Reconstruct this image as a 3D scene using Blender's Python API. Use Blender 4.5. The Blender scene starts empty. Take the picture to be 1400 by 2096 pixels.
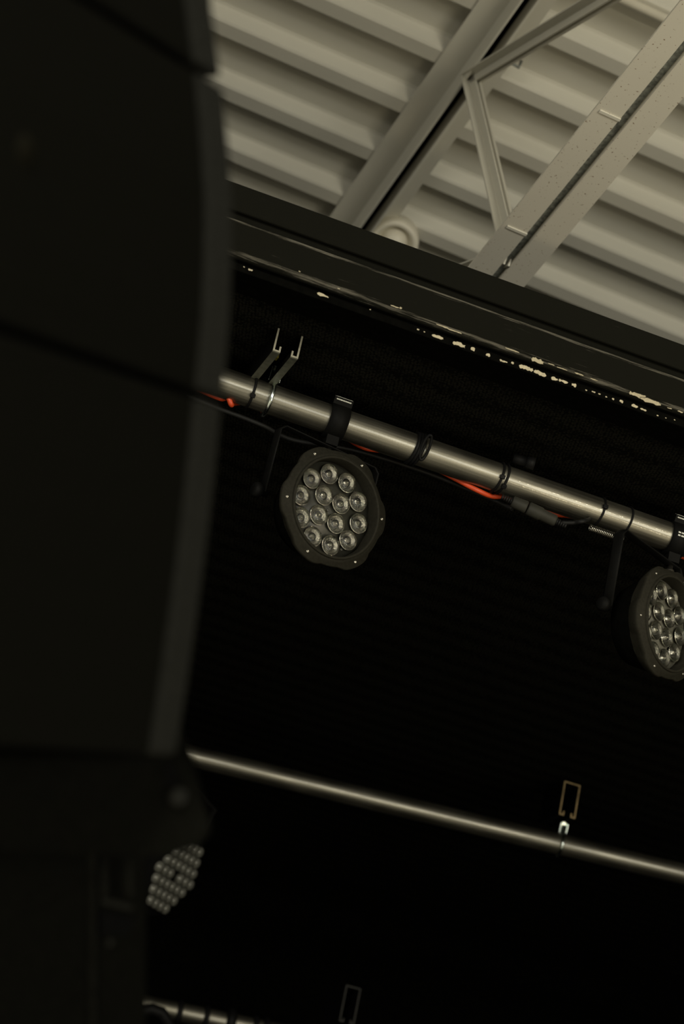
import bpy, bmesh, math, random
from mathutils import Vector, Matrix, noise
random.seed(7)
sc = bpy.context.scene
COL = sc.collection
R = math.radians

# ------------------------------------------------------------------ camera
FPX = 4495.0
TILT, ROLL = R(18.7), R(-13.4)
CAM = Vector((0, 0, 1.6))
ct, st, c_, s_ = math.cos(TILT), math.sin(TILT), math.cos(ROLL), math.sin(ROLL)
Dn0, Rt0 = Vector((0, st, -ct)), Vector((1, 0, 0))
FWD = Vector((0, ct, st))
RT = c_ * Rt0 + s_ * Dn0
DN = -s_ * Rt0 + c_ * Dn0
UPW = Vector((0, 0, 1))

def ray(x, y): return RT * ((x - 700) / FPX) + DN * ((y - 1048) / FPX) + FWD
def U(x, y, d): return CAM + d * ray(x, y)
def pix(P):
    q = Vector(P) - CAM
    z = q.dot(FWD)
    return 700 + FPX * q.dot(RT) / z, 1048 + FPX * q.dot(DN) / z, z
def hit(x, y, o, n):
    r = ray(x, y)
    return CAM + r * ((Vector(o) - CAM).dot(n) / r.dot(n))

cam = bpy.data.cameras.new('camera'); cam_o = bpy.data.objects.new('camera', cam); COL.objects.link(cam_o)
cam.sensor_fit = 'HORIZONTAL'; cam.sensor_width = 24.0; cam.lens = 24.0 * FPX / 1400.0
cam_o.matrix_world = Matrix(((RT.x, -DN.x, -FWD.x, CAM.x), (RT.y, -DN.y, -FWD.y, CAM.y), (RT.z, -DN.z, -FWD.z, CAM.z), (0, 0, 0, 1)))
cam.clip_start = 0.05; cam.clip_end = 100
cam.dof.use_dof = True; cam.dof.focus_distance = 3.47; cam.dof.aperture_fstop = 5.0
sc.camera = cam_o

# ------------------------------------------------------------------ materials
def new_mat(name):
    m = bpy.data.materials.new(name); m.use_nodes = True
    nt = m.node_tree; b = nt.nodes['Principled BSDF']
    return m, nt, b
def lin(c): return tuple((x / 255 / 12.92 if x / 255 <= .04045 else ((x / 255 + .055) / 1.055) ** 2.4) for x in c)
def mat(name, col, rough=.6, metal=0., var=.12, scale=30., bump=0., spec=.5, stretch=(1, 1, 1), trans=0., bscale=None):
    m, nt, b = new_mat(name)
    tc = nt.nodes.new('ShaderNodeTexCoord'); mp = nt.nodes.new('ShaderNodeMapping')
    mp.inputs['Scale'].default_value = stretch
    nz = nt.nodes.new('ShaderNodeTexNoise'); nz.inputs['Scale'].default_value = scale; nz.inputs['Detail'].default_value = 5
    rp = nt.nodes.new('ShaderNodeValToRGB')
    c = Vector(col)
    rp.color_ramp.elements[0].position = .3; rp.color_ramp.elements[1].position = .7
    rp.color_ramp.elements[0].color = (*(c * (1 - var)), 1); rp.color_ramp.elements[1].color = (*(c * (1 + var)), 1)
    L = nt.links.new
    L(tc.outputs['Object'], mp.inputs[0]); L(mp.outputs[0], nz.inputs['Vector']); L(nz.outputs['Fac'], rp.inputs[0])
    L(rp.outputs[0], b.inputs['Base Color'])
    b.inputs['Roughness'].default_value = rough; b.inputs['Metallic'].default_value = metal
    b.inputs['Specular IOR Level'].default_value = spec
    if trans: b.inputs['Transmission Weight'].default_value = trans
    if bump:
        bp = nt.nodes.new('ShaderNodeBump'); bp.inputs['Strength'].default_value = bump; bp.inputs['Distance'].default_value = .002
        n2 = nz
        if bscale:
            n2 = nt.nodes.new('ShaderNodeTexNoise'); n2.inputs['Scale'].default_value = bscale; L(mp.outputs[0], n2.inputs['Vector'])
        L(n2.outputs['Fac'], bp.inputs['Height']); L(bp.outputs[0], b.inputs['Normal'])
    return m

def white_paint():
    m, nt, b = new_mat('cream_painted_steel'); L = nt.links.new
    tc = nt.nodes.new('ShaderNodeTexCoord')
    n1 = nt.nodes.new('ShaderNodeTexNoise'); n1.inputs['Scale'].default_value = 3; n1.inputs['Detail'].default_value = 4
    rp = nt.nodes.new('ShaderNodeValToRGB')
    rp.color_ramp.elements[0].color = (.585, .565, .485, 1); rp.color_ramp.elements[1].color = (.66, .64, .555, 1)
    L(tc.outputs['Object'], n1.inputs['Vector']); L(n1.outputs['Fac'], rp.inputs[0]); L(rp.outputs[0], b.inputs['Base Color'])
    b.inputs['Roughness'].default_value = .55
    return m
def speckled_paint():
    # cream paint with rust specks and scuffs
    m, nt, b = new_mat('cream_paint_with_rust_specks'); L = nt.links.new
    tc = nt.nodes.new('ShaderNodeTexCoord')
    n1 = nt.nodes.new('ShaderNodeTexNoise'); n1.inputs['Scale'].default_value = 5
    rp = nt.nodes.new('ShaderNodeValToRGB')
    rp.color_ramp.elements[0].color = (.57, .54, .46, 1); rp.color_ramp.elements[1].color = (.65, .62, .53, 1)
    v = nt.nodes.new('ShaderNodeTexNoise'); v.inputs['Scale'].default_value = 230; v.inputs['Detail'].default_value = 2
    r2 = nt.nodes.new('ShaderNodeValToRGB'); r2.color_ramp.elements[0].position = .685; r2.color_ramp.elements[1].position = .72
    mx = nt.nodes.new('ShaderNodeMixRGB'); mx.inputs[2].default_value = (.16, .085, .035, 1)
    L(tc.outputs['Object'], n1.inputs['Vector']); L(tc.outputs['Object'], v.inputs['Vector'])
    L(n1.outputs['Fac'], rp.inputs[0]); L(v.outputs['Fac'], r2.inputs[0]); L(r2.outputs[0], mx.inputs[0]); L(rp.outputs[0], mx.inputs[1])
    L(mx.outputs[0], b.inputs['Base Color']); b.inputs['Roughness'].default_value = .55
    return m
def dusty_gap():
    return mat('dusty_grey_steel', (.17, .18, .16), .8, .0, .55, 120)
def pipe_mat():
    m, nt, b = new_mat('brushed_galvanised_steel'); L = nt.links.new
    tc = nt.nodes.new('ShaderNodeTexCoord')
    mp = nt.nodes.new('ShaderNodeMapping'); mp.inputs['Scale'].default_value = (6, 220, 220)
    n1 = nt.nodes.new('ShaderNodeTexNoise'); n1.inputs['Scale'].default_value = 1; n1.inputs['Detail'].default_value = 4
    mp2 = nt.nodes.new('ShaderNodeMapping'); mp2.inputs['Scale'].default_value = (900, 60, 60)
    n2 = nt.nodes.new('ShaderNodeTexNoise'); n2.inputs['Scale'].default_value = 1; n2.inputs['Detail'].default_value = 3
    n3 = nt.nodes.new('ShaderNodeTexNoise'); n3.inputs['Scale'].default_value = 9; n3.inputs['Detail'].default_value = 3
    L(tc.outputs['Object'], mp.inputs[0]); L(mp.outputs[0], n1.inputs['Vector'])
    L(tc.outputs['Object'], mp2.inputs[0]); L(mp2.outputs[0], n2.inputs['Vector']); L(tc.outputs['Object'], n3.inputs['Vector'])
    rp = nt.nodes.new('ShaderNodeValToRGB')
    rp.color_ramp.elements[0].position = .35; rp.color_ramp.elements[1].position = .65
    rp.color_ramp.elements[0].color = (.16, .152, .122, 1); rp.color_ramp.elements[1].color = (.26, .247, .20, 1)
    L(n1.outputs['Fac'], rp.inputs[0]); L(rp.outputs[0], b.inputs['Base Color'])
    b.inputs['Metallic'].default_value = 1
    mr = nt.nodes.new('ShaderNodeMapRange'); mr.inputs['From Min'].default_value = .3; mr.inputs['From Max'].default_value = .7
    mr.inputs['To Min'].default_value = .40; mr.inputs['To Max'].default_value = .54
    L(n3.outputs['Fac'], mr.inputs['Value']); L(mr.outputs[0], b.inputs['Roughness'])
    bp = nt.nodes.new('ShaderNodeBump'); bp.inputs['Strength'].default_value = .16; bp.inputs['Distance'].default_value = .001
    ad = nt.nodes.new('ShaderNodeMath'); ad.operation = 'ADD'
    L(n1.outputs['Fac'], ad.inputs[0]); L(n2.outputs['Fac'], ad.inputs[1]); L(ad.outputs[0], bp.inputs['Height'])
    L(bp.outputs[0], b.inputs['Normal'])
    b.inputs['Coat Weight'].default_value = .6; b.inputs['Coat Roughness'].default_value = .05
    return m
def beam_mat():
    # worn black gloss paint; grey scuffs run along the arrises (object X runs along the beam)
    m, nt, b = new_mat('worn_black_painted_steel'); L = nt.links.new
    tc = nt.nodes.new('ShaderNodeTexCoord'); sep = nt.nodes.new('ShaderNodeSeparateXYZ'); L(tc.outputs['Object'], sep.inputs[0])
    mp = nt.nodes.new('ShaderNodeMapping'); mp.inputs['Scale'].default_value = (14, 160, 420)
    nz = nt.nodes.new('ShaderNodeTexNoise'); nz.inputs['Scale'].default_value = 1; nz.inputs['Detail'].default_value = 6; nz.inputs['Roughness'].default_value = .7
    L(tc.outputs['Object'], mp.inputs[0]); L(mp.outputs[0], nz.inputs['Vector'])
    def band(z0, w):
        a = nt.nodes.new('ShaderNodeMath'); a.operation = 'SUBTRACT'; a.inputs[1].default_value = z0; L(sep.outputs['Z'], a.inputs[0])
        a2 = nt.nodes.new('ShaderNodeMath'); a2.operation = 'ABSOLUTE'; L(a.outputs[0], a2.inputs[0])
        r = nt.nodes.new('ShaderNodeMapRange'); r.inputs['From Min'].default_value = 0; r.inputs['From Max'].default_value = w
        r.inputs['To Min'].default_value = .27; r.inputs['To Max'].default_value = 0; L(a2.outputs[0], r.inputs['Value'])
        return r
    b1, b2 = band(-.0595, .006), band(-.107, .006)
    sm = nt.nodes.new('ShaderNodeMath'); sm.operation = 'MAXIMUM'; L(b1.outputs[0], sm.inputs[0]); L(b2.outputs[0], sm.inputs[1])
    ad = nt.nodes.new('ShaderNodeMath'); ad.operation = 'ADD'; L(sm.outputs[0], ad.inputs[0]); L(nz.outputs['Fac'], ad.inputs[1])
    rp = nt.nodes.new('ShaderNodeValToRGB'); rp.color_ramp.elements[0].position = .66; rp.color_ramp.elements[1].position = .84
    rp.color_ramp.elements[0].color = (.0, .0, .0, 1); rp.color_ramp.elements[1].color = (1, 1, 1, 1)
    L(ad.outputs[0], rp.inputs[0])
    mx = nt.nodes.new('ShaderNodeMixRGB'); mx.inputs[1].default_value = (.0085, .0085, .0066, 1); mx.inputs[2].default_value = (.12, .112, .09, 1)
    L(rp.outputs[0], mx.inputs[0]); L(mx.outputs[0], b.inputs['Base Color'])
    b.inputs['Roughness'].default_value = .55; b.inputs['Specular IOR Level'].default_value = 0
    return m
def fabric_mat():
    m, nt, b = new_mat('black_acoustic_fabric'); L = nt.links.new
    tc = nt.nodes.new('ShaderNodeTexCoord')
    vo = nt.nodes.new('ShaderNodeTexVoronoi'); vo.inputs['Scale'].default_value = 190; vo.inputs['Randomness'].default_value = .45
    L(tc.outputs['Object'], vo.inputs['Vector'])
    rp = nt.nodes.new('ShaderNodeValToRGB'); rp.color_ramp.elements[0].position = .25; rp.color_ramp.elements[1].position = .6
    rp.color_ramp.elements[0].color = (.015, .0146, .0113, 1); rp.color_ramp.elements[1].color = (.003, .003, .0025, 1)
    L(vo.outputs['Distance'], rp.inputs[0]); L(rp.outputs[0], b.inputs['Base Color'])
    bp = nt.nodes.new('ShaderNodeBump'); bp.inputs['Strength'].default_value = .4; bp.inputs['Distance'].default_value = .001; bp.invert = True
    L(vo.outputs['Distance'], bp.inputs['Height']); L(bp.outputs[0], b.inputs['Normal'])
    b.inputs['Roughness'].default_value = 1; b.inputs['Specular IOR Level'].default_value = .02
    return m
def grille_mat():
    m, nt, b = new_mat('black_perforated_grille'); L = nt.links.new
    tc = nt.nodes.new('ShaderNodeTexCoord')
    vo = nt.nodes.new('ShaderNodeTexVoronoi'); vo.inputs['Scale'].default_value = 330; vo.inputs['Randomness'].default_value = 0
    L(tc.outputs['Object'], vo.inputs['Vector'])
    rp = nt.nodes.new('ShaderNodeValToRGB'); rp.color_ramp.elements[0].position = .3; rp.color_ramp.elements[1].position = .42
    rp.color_ramp.elements[0].color = (.004, .004, .0035, 1); rp.color_ramp.elements[1].color = (.0068, .0067, .0052, 1)
    L(vo.outputs['Distance'], rp.inputs[0]); L(rp.outputs[0], b.inputs['Base Color'])
    b.inputs['Roughness'].default_value = .9; b.inputs['Specular IOR Level'].default_value = 0
    return m
def lens_cup_mat():
    m, nt, b = new_mat('faceted_silver_reflector'); L = nt.links.new
    tc = nt.nodes.new('ShaderNodeTexCoord')
    vo = nt.nodes.new('ShaderNodeTexVoronoi'); vo.inputs['Scale'].default_value = 620; vo.feature = 'F1'
    L(tc.outputs['Object'], vo.inputs['Vector'])
    bp = nt.nodes.new('ShaderNodeBump'); bp.inputs['Strength'].default_value = .32; bp.inputs['Distance'].default_value = .0012
    L(vo.outputs['Distance'], bp.inputs['Height']); L(bp.outputs[0], b.inputs['Normal'])
    b.inputs['Base Color'].default_value = (.53, .515, .435, 1); b.inputs['Metallic'].default_value = 1; b.inputs['Roughness'].default_value = .16
    return m

M = dict(
    white=white_paint(), speck=speckled_paint(), gap=dusty_gap(), pipe=pipe_mat(), beam=beam_mat(), fabric=fabric_mat(), grille=grille_mat(), cup=lens_cup_mat(),
    flat=mat('shade_darkened_black', (.003, .003, .0025), .9, 0, .2, 90, spec=0),  # black that carries painted shade: beam underside, lip and rear cans
    chip=mat('bare_cream_primer', (.46, .405, .28), .8, 0, .15, 300),
    strut=mat('dull_galvanised_strut', (.15, .155, .122), .55, .55, .25, 90, .1),
    strut_edge=mat('bare_cut_steel_edge', (.36, .345, .27), .5, .4, .2, 300),
    strut_warm=mat('yellow_zinc_strut', (.30, .22, .11), .5, .6, .25, 90),
    strut_dark=mat('dark_strut', (.022, .022, .018), .6, .2, .25, 90),  # darker than the cut ends of the other struts
    zinc=mat('bright_zinc', (.78, .86, .82), .2, 1., .1, 200),
    blackmetal=mat('black_powder_coated_metal', (.0042, .0042, .0038), .6, 0, .2, 60, spec=.08),
    housing=mat('dark_grey_cast_housing', (.019, .018, .0135), .6, 0, .15, 200, .05, spec=.04),
    plate=mat('matte_charcoal_lens_plate', (.030, .030, .024), .35, 0, .1, 100, spec=.5),
    plate2=mat('dusty_grey_lens_plate', (.12, .118, .096), .4, 0, .15, 160, spec=.5),
    screw=mat('steel_screw', (.45, .43, .37), .3, 1., .1, 300),
    tie=mat('black_nylon', (.005, .005, .005), .55, 0, .1, 60, spec=.12),
    orange=mat('orange_rubber_sheath', (.52, .055, .012), .45, 0, .1, 60),
    cable=mat('black_rubber_cable', (.007, .007, .0065), .6, 0, .1, 60, spec=.2),
    connector=mat('dark_grey_moulded_plastic', (.026, .0255, .02), .6, 0, .12, 60, spec=.2),
    label=mat('worn_white_print', (.62, .62, .56), .6, 0, .3, 500),
    yellow=mat('yellow_plastic', (.30, .25, .02), .5, 0, .1, 60),
    cab=mat('textured_black_cabinet', (.014, .014, .012), .8, 0, .2, 300, .1, spec=0),
    cab_dark=mat('matte_black_cabinet', (.0050, .0050, .0040), .8, 0, .2, 200, spec=0),
    cab_trim=mat('worn_grey_cabinet_trim', (.010, .010, .0085), .6, 0, .2, 100, spec=0),
    stage_shade=mat('stage_shade_black', (.0016, .0016, .0013), 1, 0, .2, 60, spec=.0),  # darker than the fabric: the stage's darkness is put into this black
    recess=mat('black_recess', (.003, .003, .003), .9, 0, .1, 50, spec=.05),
    bolt=mat('grey_bolt_head', (.018, .018, .016), .5, 0, .1, 80, spec=0),
    badge=mat('brushed_badge', (.0095, .0088, .006), .5, 0, .2, 100, spec=0),
    led=mat('pearl_led_lens', (.11, .11, .094), .3, .2, .15, 250, spec=.5),
    floor=mat('grey_concrete_floor', (.42, .40, .34), .6, 0, .15, 4),
    fitting=mat('cream_enamel', (.70, .66, .54), .45, 0, .06, 20),
)
_g = bpy.data.materials.new('clear_lens_glass'); _g.use_nodes = True
_b = _g.node_tree.nodes['Principled BSDF']; _b.inputs['Transmission Weight'].default_value = 1; _b.inputs['Roughness'].default_value = .06; _b.inputs['IOR'].default_value = 1.3
_n = _g.node_tree.nodes.new('ShaderNodeTexNoise'); _n.inputs['Scale'].default_value = 500
_p = _g.node_tree.nodes.new('ShaderNodeBump'); _p.inputs['Strength'].default_value = .15; _p.inputs['Distance'].default_value = .0005
_g.node_tree.links.new(_n.outputs['Fac'], _p.inputs['Height']); _g.node_tree.links.new(_p.outputs[0], _b.inputs['Normal'])
M['glass'] = _g

# ------------------------------------------------------------------ mesh helpers
class MB:
    def __init__(self): self.bm = bmesh.new()
    def face(self, pts, mi=0):
        f = self.bm.faces.new([self.bm.verts.new(Vector(p)) for p in pts]); f.material_index = mi; return self
    def prism(self, poly, ext, mi=0):
        a = [self.bm.verts.new(Vector(p)) for p in poly]; b = [self.bm.verts.new(Vector(p) + Vector(ext)) for p in poly]
        n = len(a); fs = [self.bm.faces.new(a[::-1]), self.bm.faces.new(b)]
        for i in range(n): fs.append(self.bm.faces.new((a[i], a[(i + 1) % n], b[(i + 1) % n], b[i])))
        for f in fs: f.material_index = mi
        return self
    def loft(self, A, B, mi=0):
        a = [self.bm.verts.new(Vector(p)) for p in A]; b = [self.bm.verts.new(Vector(p)) for p in B]
        n = len(a); fs = [self.bm.faces.new(a[::-1]), self.bm.faces.new(b)]
        for i in range(n): fs.append(self.bm.faces.new((a[i], a[(i + 1) % n], b[(i + 1) % n], b[i])))
        for f in fs: f.material_index = mi
        return self
    def box(self, c, ax, ay, az, mi=0):
        c, ax, ay, az = map(Vector, (c, ax, ay, az))
        return self.prism([c - ax - ay - az, c + ax - ay - az, c + ax + ay - az, c - ax + ay - az], 2 * az, mi)
    def tube(self, path, r, n=10, closed=False, mi=0, cap=True, flat=None):
        path = [Vector(p) for p in path]; m = len(path); rings = []
        up = None
        for i, p in enumerate(path):
            a = path[(i - 1) % m] if (closed or i) else p; b = path[(i + 1) % m] if (closed or i < m - 1) else p
            t = (b - a).normalized()
            if up is None:
                up = Vector((0, 0, 1)) if abs(t.z) < .9 else Vector((1, 0, 0))
            x = up.cross(t).normalized() if up.cross(t).length > 1e-4 else Vector((1, 0, 0)).cross(t).normalized()
            y = t.cross(x).normalized(); up = y
            rr = r[i] if isinstance(r, (list, tuple)) else r
            fx, fy = flat if flat else (1, 1)
            rings.append([self.bm.verts.new(p + rr * (fx * math.cos(2 * math.pi * k / n) * x + fy * math.sin(2 * math.pi * k / n) * y)) for k in range(n)])
        for i in range(m if closed else m - 1):
            a, b = rings[i], rings[(i + 1) % m]
            for k in range(n):
                f = self.bm.faces.new((a[k], a[(k + 1) % n], b[(k + 1) % n], b[k])); f.smooth = True; f.material_index = mi
        if cap and not closed:
            f = self.bm.faces.new(rings[0][::-1]); f.material_index = mi; f = self.bm.faces.new(rings[-1]); f.material_index = mi
        return self
    def lathe(self, prof, o=(0, 0, 0), z=(0, 0, 1), n=32, mod=None, smooth=True, mi=0):
        """prof: list of (radius, height); mod(theta, i) multiplies the radius"""
        o, z = Vector(o), Vector(z).normalized()
        x = (Vector((1, 0, 0)) if abs(z.x) < .9 else Vector((0, 1, 0))); x = (x - z * x.dot(z)).normalized(); y = z.cross(x)
        rings = []
        for i, (r, h) in enumerate(prof):
            if r < 1e-7: rings.append([self.bm.verts.new(o + z * h)])
            else:
                rings.append([self.bm.verts.new(o + z * h + r * (mod(2 * math.pi * k / n, i) if mod else 1) * (math.cos(2 * math.pi * k / n) * x + math.sin(2 * math.pi * k / n) * y)) for k in range(n)])
        for a, b in zip(rings[:-1], rings[1:]):
            for k in range(n):
                k2 = (k + 1) % n
                if len(a) == 1 and len(b) == 1: continue
                if len(a) == 1: f = self.bm.faces.new((a[0], b[k], b[k2]))
                elif len(b) == 1: f = self.bm.faces.new((a[k], b[0], a[k2]))
                else: f = self.bm.faces.new((a[k], b[k], b[k2], a[k2]))
                f.smooth = smooth; f.material_index = mi
        return self
    def build(self, name, m, parent=None, bevel=0., seg=2, local=False, weld=False):
        bm = self.bm
        if weld: bmesh.ops.remove_doubles(bm, verts=bm.verts, dist=1e-5)
        bmesh.ops.recalc_face_normals(bm, faces=bm.faces)
        me = bpy.data.meshes.new(name); o = bpy.data.objects.new(name, me); COL.objects.link(o)
        if not local:
            if parent is not None: inv = wm(parent).inverted(); bm.transform(inv)
            else:
                vs = [v.co for v in bm.verts]
                lo = Vector([min(v[i] for v in vs) for i in range(3)]); hi = Vector([max(v[i] for v in vs) for i in range(3)])
                b = Vector(((lo.x + hi.x) / 2, (lo.y + hi.y) / 2, lo.z)); bm.transform(Matrix.Translation(-b)); o.location = b
        bm.to_mesh(me); bm.free()
        for mm in (m if isinstance(m, (list, tuple)) else [m]): me.materials.append(mm)
        if parent is not None: o.parent = parent
        if bevel:
            md = o.modifiers.new('bevel', 'BEVEL'); md.width = bevel; md.segments = seg; md.limit_method = 'ANGLE'; md.angle_limit = R(40)
        return o
def wm(o):
    m = o.matrix_basis.copy()
    while o.parent: o = o.parent; m = o.matrix_basis @ m
    return m
def tag(o, label=None, cat=None, group=None, kind=None):
    for k, v in (('label', label), ('category', cat), ('group', group), ('kind', kind)):
        if v: o[k] = v
    return o
def thing(name, label, cat, loc=(0, 0, 0), group=None, basis=None):
    o = bpy.data.objects.new(name, None); COL.objects.link(o)
    if basis is None: o.location = loc
    else:
        x, y, z = basis
        o.matrix_basis = Matrix(((x.x, y.x, z.x, loc[0]), (x.y, y.y, z.y, loc[1]), (x.z, y.z, z.z, loc[2]), (0, 0, 0, 1)))
    o.empty_display_size = .05
    return tag(o, label, cat, group)
def copy_tree(o, parent=None):
    c = o.copy(); COL.objects.link(c)
    if parent is not None: c.parent = parent
    for ch in list(o.children): copy_tree(ch, c)
    return c
def set_basis(o, loc, basis):
    x, y, z = basis
    o.matrix_basis = Matrix(((x.x, y.x, z.x, loc[0]), (x.y, y.y, z.y, loc[1]), (x.z, y.z, z.z, loc[2]), (0, 0, 0, 1)))
def heading_line(p0, p1, d0, head):
    """the straight line whose two ends are seen at p0 and p1, running at a compass heading"""
    P0 = U(*p0, d0); r = ray(*p1); h = Vector((-math.sin(head), math.cos(head), 0))
    return P0, CAM + r * ((P0 - CAM).dot(h) / r.dot(h))

# ------------------------------------------------------------------ roof: ribbed steel deck on an open-web joist
HR, PJ, PR = R(16.9), R(-16.8), R(-1.7)
ra = Vector((math.cos(HR) * math.cos(PR), math.sin(HR) * math.cos(PR), math.sin(PR)))      # along the ribs
jh = Vector((-math.sin(HR), math.cos(HR), 0)); na = ra.cross(jh); ja = math.cos(PJ) * jh + math.sin(PJ) * na; na = ra.cross(ja)
def deck(r, j, n): return CAM + ra * r + ja * j + na * n
def in_deck(P): q = Vector(P) - CAM; return q.dot(ra), q.dot(ja), q.dot(na)
RJ, NT = 1.22, 3.64
NB = 2.80
PITCH, HRIB = .178, .040
def deck_mesh():
    m = MB(); prof = []
    j0 = 3.335 - 34 * PITCH - .0
    # over one pitch: upper flute, near wall, rib bottom, far wall (rounded bends)
    for k in range(56):
        a = j0 + k * PITCH
        pts = [(-.010, -.003), (-.003, -HRIB + .004), (.003, -HRIB), (.040, -HRIB), (.046, -HRIB + .004), (.053, -.003), (.060, 0), (PITCH - .017, 0)]
        prof += [(a + u, v) for u, v in pts]
    
    lo, hi = -4.0, 6.5
    base = NT + HRIB + .001
    t = .004
    A = [deck(lo, u, base + v) for u, v in prof] + [deck(lo, u, base + v + t) for u, v in prof[::-1]]
    m.prism(A, ra * (hi - lo))
    return m
tag(deck_mesh().build('ceiling', M['white']), kind='structure')

def angle_along(m, r0, n0, dr, dn, j0, j1, leg=.038, t=.005):
    """steel angle running along the joist: flat leg goes dr sideways, upright leg goes dn"""
    A = [(0, 0), (dr * leg, 0), (dr * leg, dn * t), (dr * t, dn * t), (dr * t, dn * leg), (0, dn * leg)]
    return m.prism([deck(r0 + a, j0, n0 + b) for a, b in A], ja * (j1 - j0))
joist = thing('steel_roof_joist', 'cream painted open web steel roof joist running diagonally under the ribbed ceiling', 'joist', deck(RJ, 3, NB))
GAP = .015
for s in (-1, 1):
    angle_along(MB(), RJ + s * GAP, NT, s, -1, -2.2, 6.0, .062 if s < 0 else .05).build('top_chord', M['white'], joist)
for s in (-1, 1):
    angle_along(MB(), RJ + s * .0085, NB, s, 1, -2.2, 4.1, .049).build('bottom_chord', M['speck'], joist)
# dusty filler strip lying in the gap of the bottom chord
MB().prism([deck(RJ - .0085, -2.2, NB + .012), deck(RJ + .0085, -2.2, NB + .012), deck(RJ + .0085, -2.2, NB + .02), deck(RJ - .0085, -2.2, NB + .02)], ja * 6.3).build('dust_shade_strip', M['gap'], joist)
MB().prism([deck(RJ - .0148, -2.2, NT - .006), deck(RJ + .0148, -2.2, NT - .006), deck(RJ + .0148, -2.2, NT - .001), deck(RJ - .0148, -2.2, NT - .001)], ja * 8.2).build('dust_shade_strip', M['recess'], joist)  # black strip painted in for the shade inside the top chord gap
def web(ja_, na_, jb_, nb_):
    m = MB(); a, b = deck(RJ, ja_, na_), deck(RJ, jb_, nb_)
    t = (b - a).normalized(); w = ra; u = t.cross(w).normalized()
    # a pair of small angles back to back with a slit
    for s in (-1, 1):
        o = a + w * s * .003
        P = [(0, 0), (s * .022, 0), (s * .022, .004), (s * .004, .004), (s * .004, .024), (0, .024)]
        m.prism([o + w * p + u * q for p, q in P], b - a)
    return m.build('web_diagonal', M['white'], joist, bevel=.0008)
for k in range(-4, 2):
    t, b = 3.17 + 1.04 * k, 2.83 + 1.04 * k
    web(t, NT - .03, b, NB + .02); web(b, NB + .02, t + 1.04, NT - .03)
# small seam plates on the bottom chord
for px, py in ((1240, 232), (1050, 468)):
    j = in_deck(hit(px, py, deck(0, 0, NB), na))[1]
    MB().box(deck(RJ - .028, j, NB - .001), ra * .0205, ja * .003, na * .0015).build('weld_seam', M['white'], joist)

# conduit lying under the deck (top right corner)
cn = NT - .0125
P0, P1 = hit(1290, 2, deck(0, 0, cn), na), hit(1376, 48, deck(0, 0, cn), na)
v = ra
mid = hit(1332, 24, deck(0, 0, cn), na)
tag(MB().tube([mid - v * .16, mid + v * 1.6], .0105, 16).build('conduit', M['fitting']), 'cream painted conduit running along the ribs in the top right corner', 'conduit')
# wire clip hanging from the deck beside the joist
q = hit(1062, 138, deck(0, 0, NT - .02), na)
tag(MB().tube([q + na * .022 + ra * .004, q, q - ra * .03 + na * .004, q - ra * .05 + na * .012], .0035, 8).build('deck_clip', M['gap']), 'small bent wire clip on the ribbed ceiling beside the joist', 'clip')

# round fitting above the beam
bh = R(14.5)
fc = hit(806, 497, deck(0, 0, NT - .05), na)
fz = -na
fz = ((CAM - fc).normalized() * .75 - na * .6).normalized()
K = 1.3
fit = thing('ceiling_sounder', 'round cream fitting with concentric rings peeking over the black beam', 'ceiling fitting', fc)
MB().lathe([(r * K, h * K) for r, h in [(0, -.05), (.044, -.05), (.046, -.02), (.046, .0), (.044, .006), (.038, .008), (.033, .004), (.030, -.006), (.026, -.008)]], fc, fz, 40).build('ring', M['fitting'], fit)
MB().lathe([(r * K, h * K) for r, h in [(.026, -.008), (.024, -.002), (.021, .008), (.014, .014), (0, .016)]], fc, fz, 32).build('dome', M['fitting'], fit)
MB().tube([fc - fz * .05, fc - fz * .06 + na * .05], .02, 14).build('stem', M['fitting'], fit)

# ------------------------------------------------------------------ black beam
BH = R(14.5)
bx = Vector((math.cos(BH), math.sin(BH), 0)); by = Vector((-math.sin(BH), math.cos(BH), 0))
B_a = U(480, 372, 3.2)
beam = thing('steel_beam', 'black painted steel beam with chipped edge between the ribbed ceiling and the stage pipes', 'beam', B_a, basis=(bx, by, UPW))
x0, x1 = -1.6, 2.6
def bprism(poly, xa=x0, xb=x1): return MB().prism([(xa, y, z) for y, z in poly], (xb - xa, 0, 0))
bprism([(0, 0), (.09, 0), (.09, -.057), (.012, -.057), (.012, -.0425), (0, -.0425)]).build('upper_rail', M['beam'], beam, bevel=.003, local=True)
bprism([(-.004, -.0572), (.09, -.0572), (.09, -.112), (.004, -.112), (-.004, -.104)]).build('lower_rail', M['beam'], beam, bevel=.003, local=True)
bprism([(.0045, -.1122), (.0135, -.1122), (.0135, -.1135), (.0045, -.1135)]).build('underside', M['flat'], beam, local=True)  # darker than the beam face: shade underneath put into the colour
bprism([(.014, -.1122), (.09, -.1122), (.09, -.1255), (.014, -.1255)]).build('bottom_lip', M['flat'], beam, bevel=.0015, local=True)  # lip coloured near-black for the same shade under the beam
binv = wm(beam).inverted()
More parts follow.
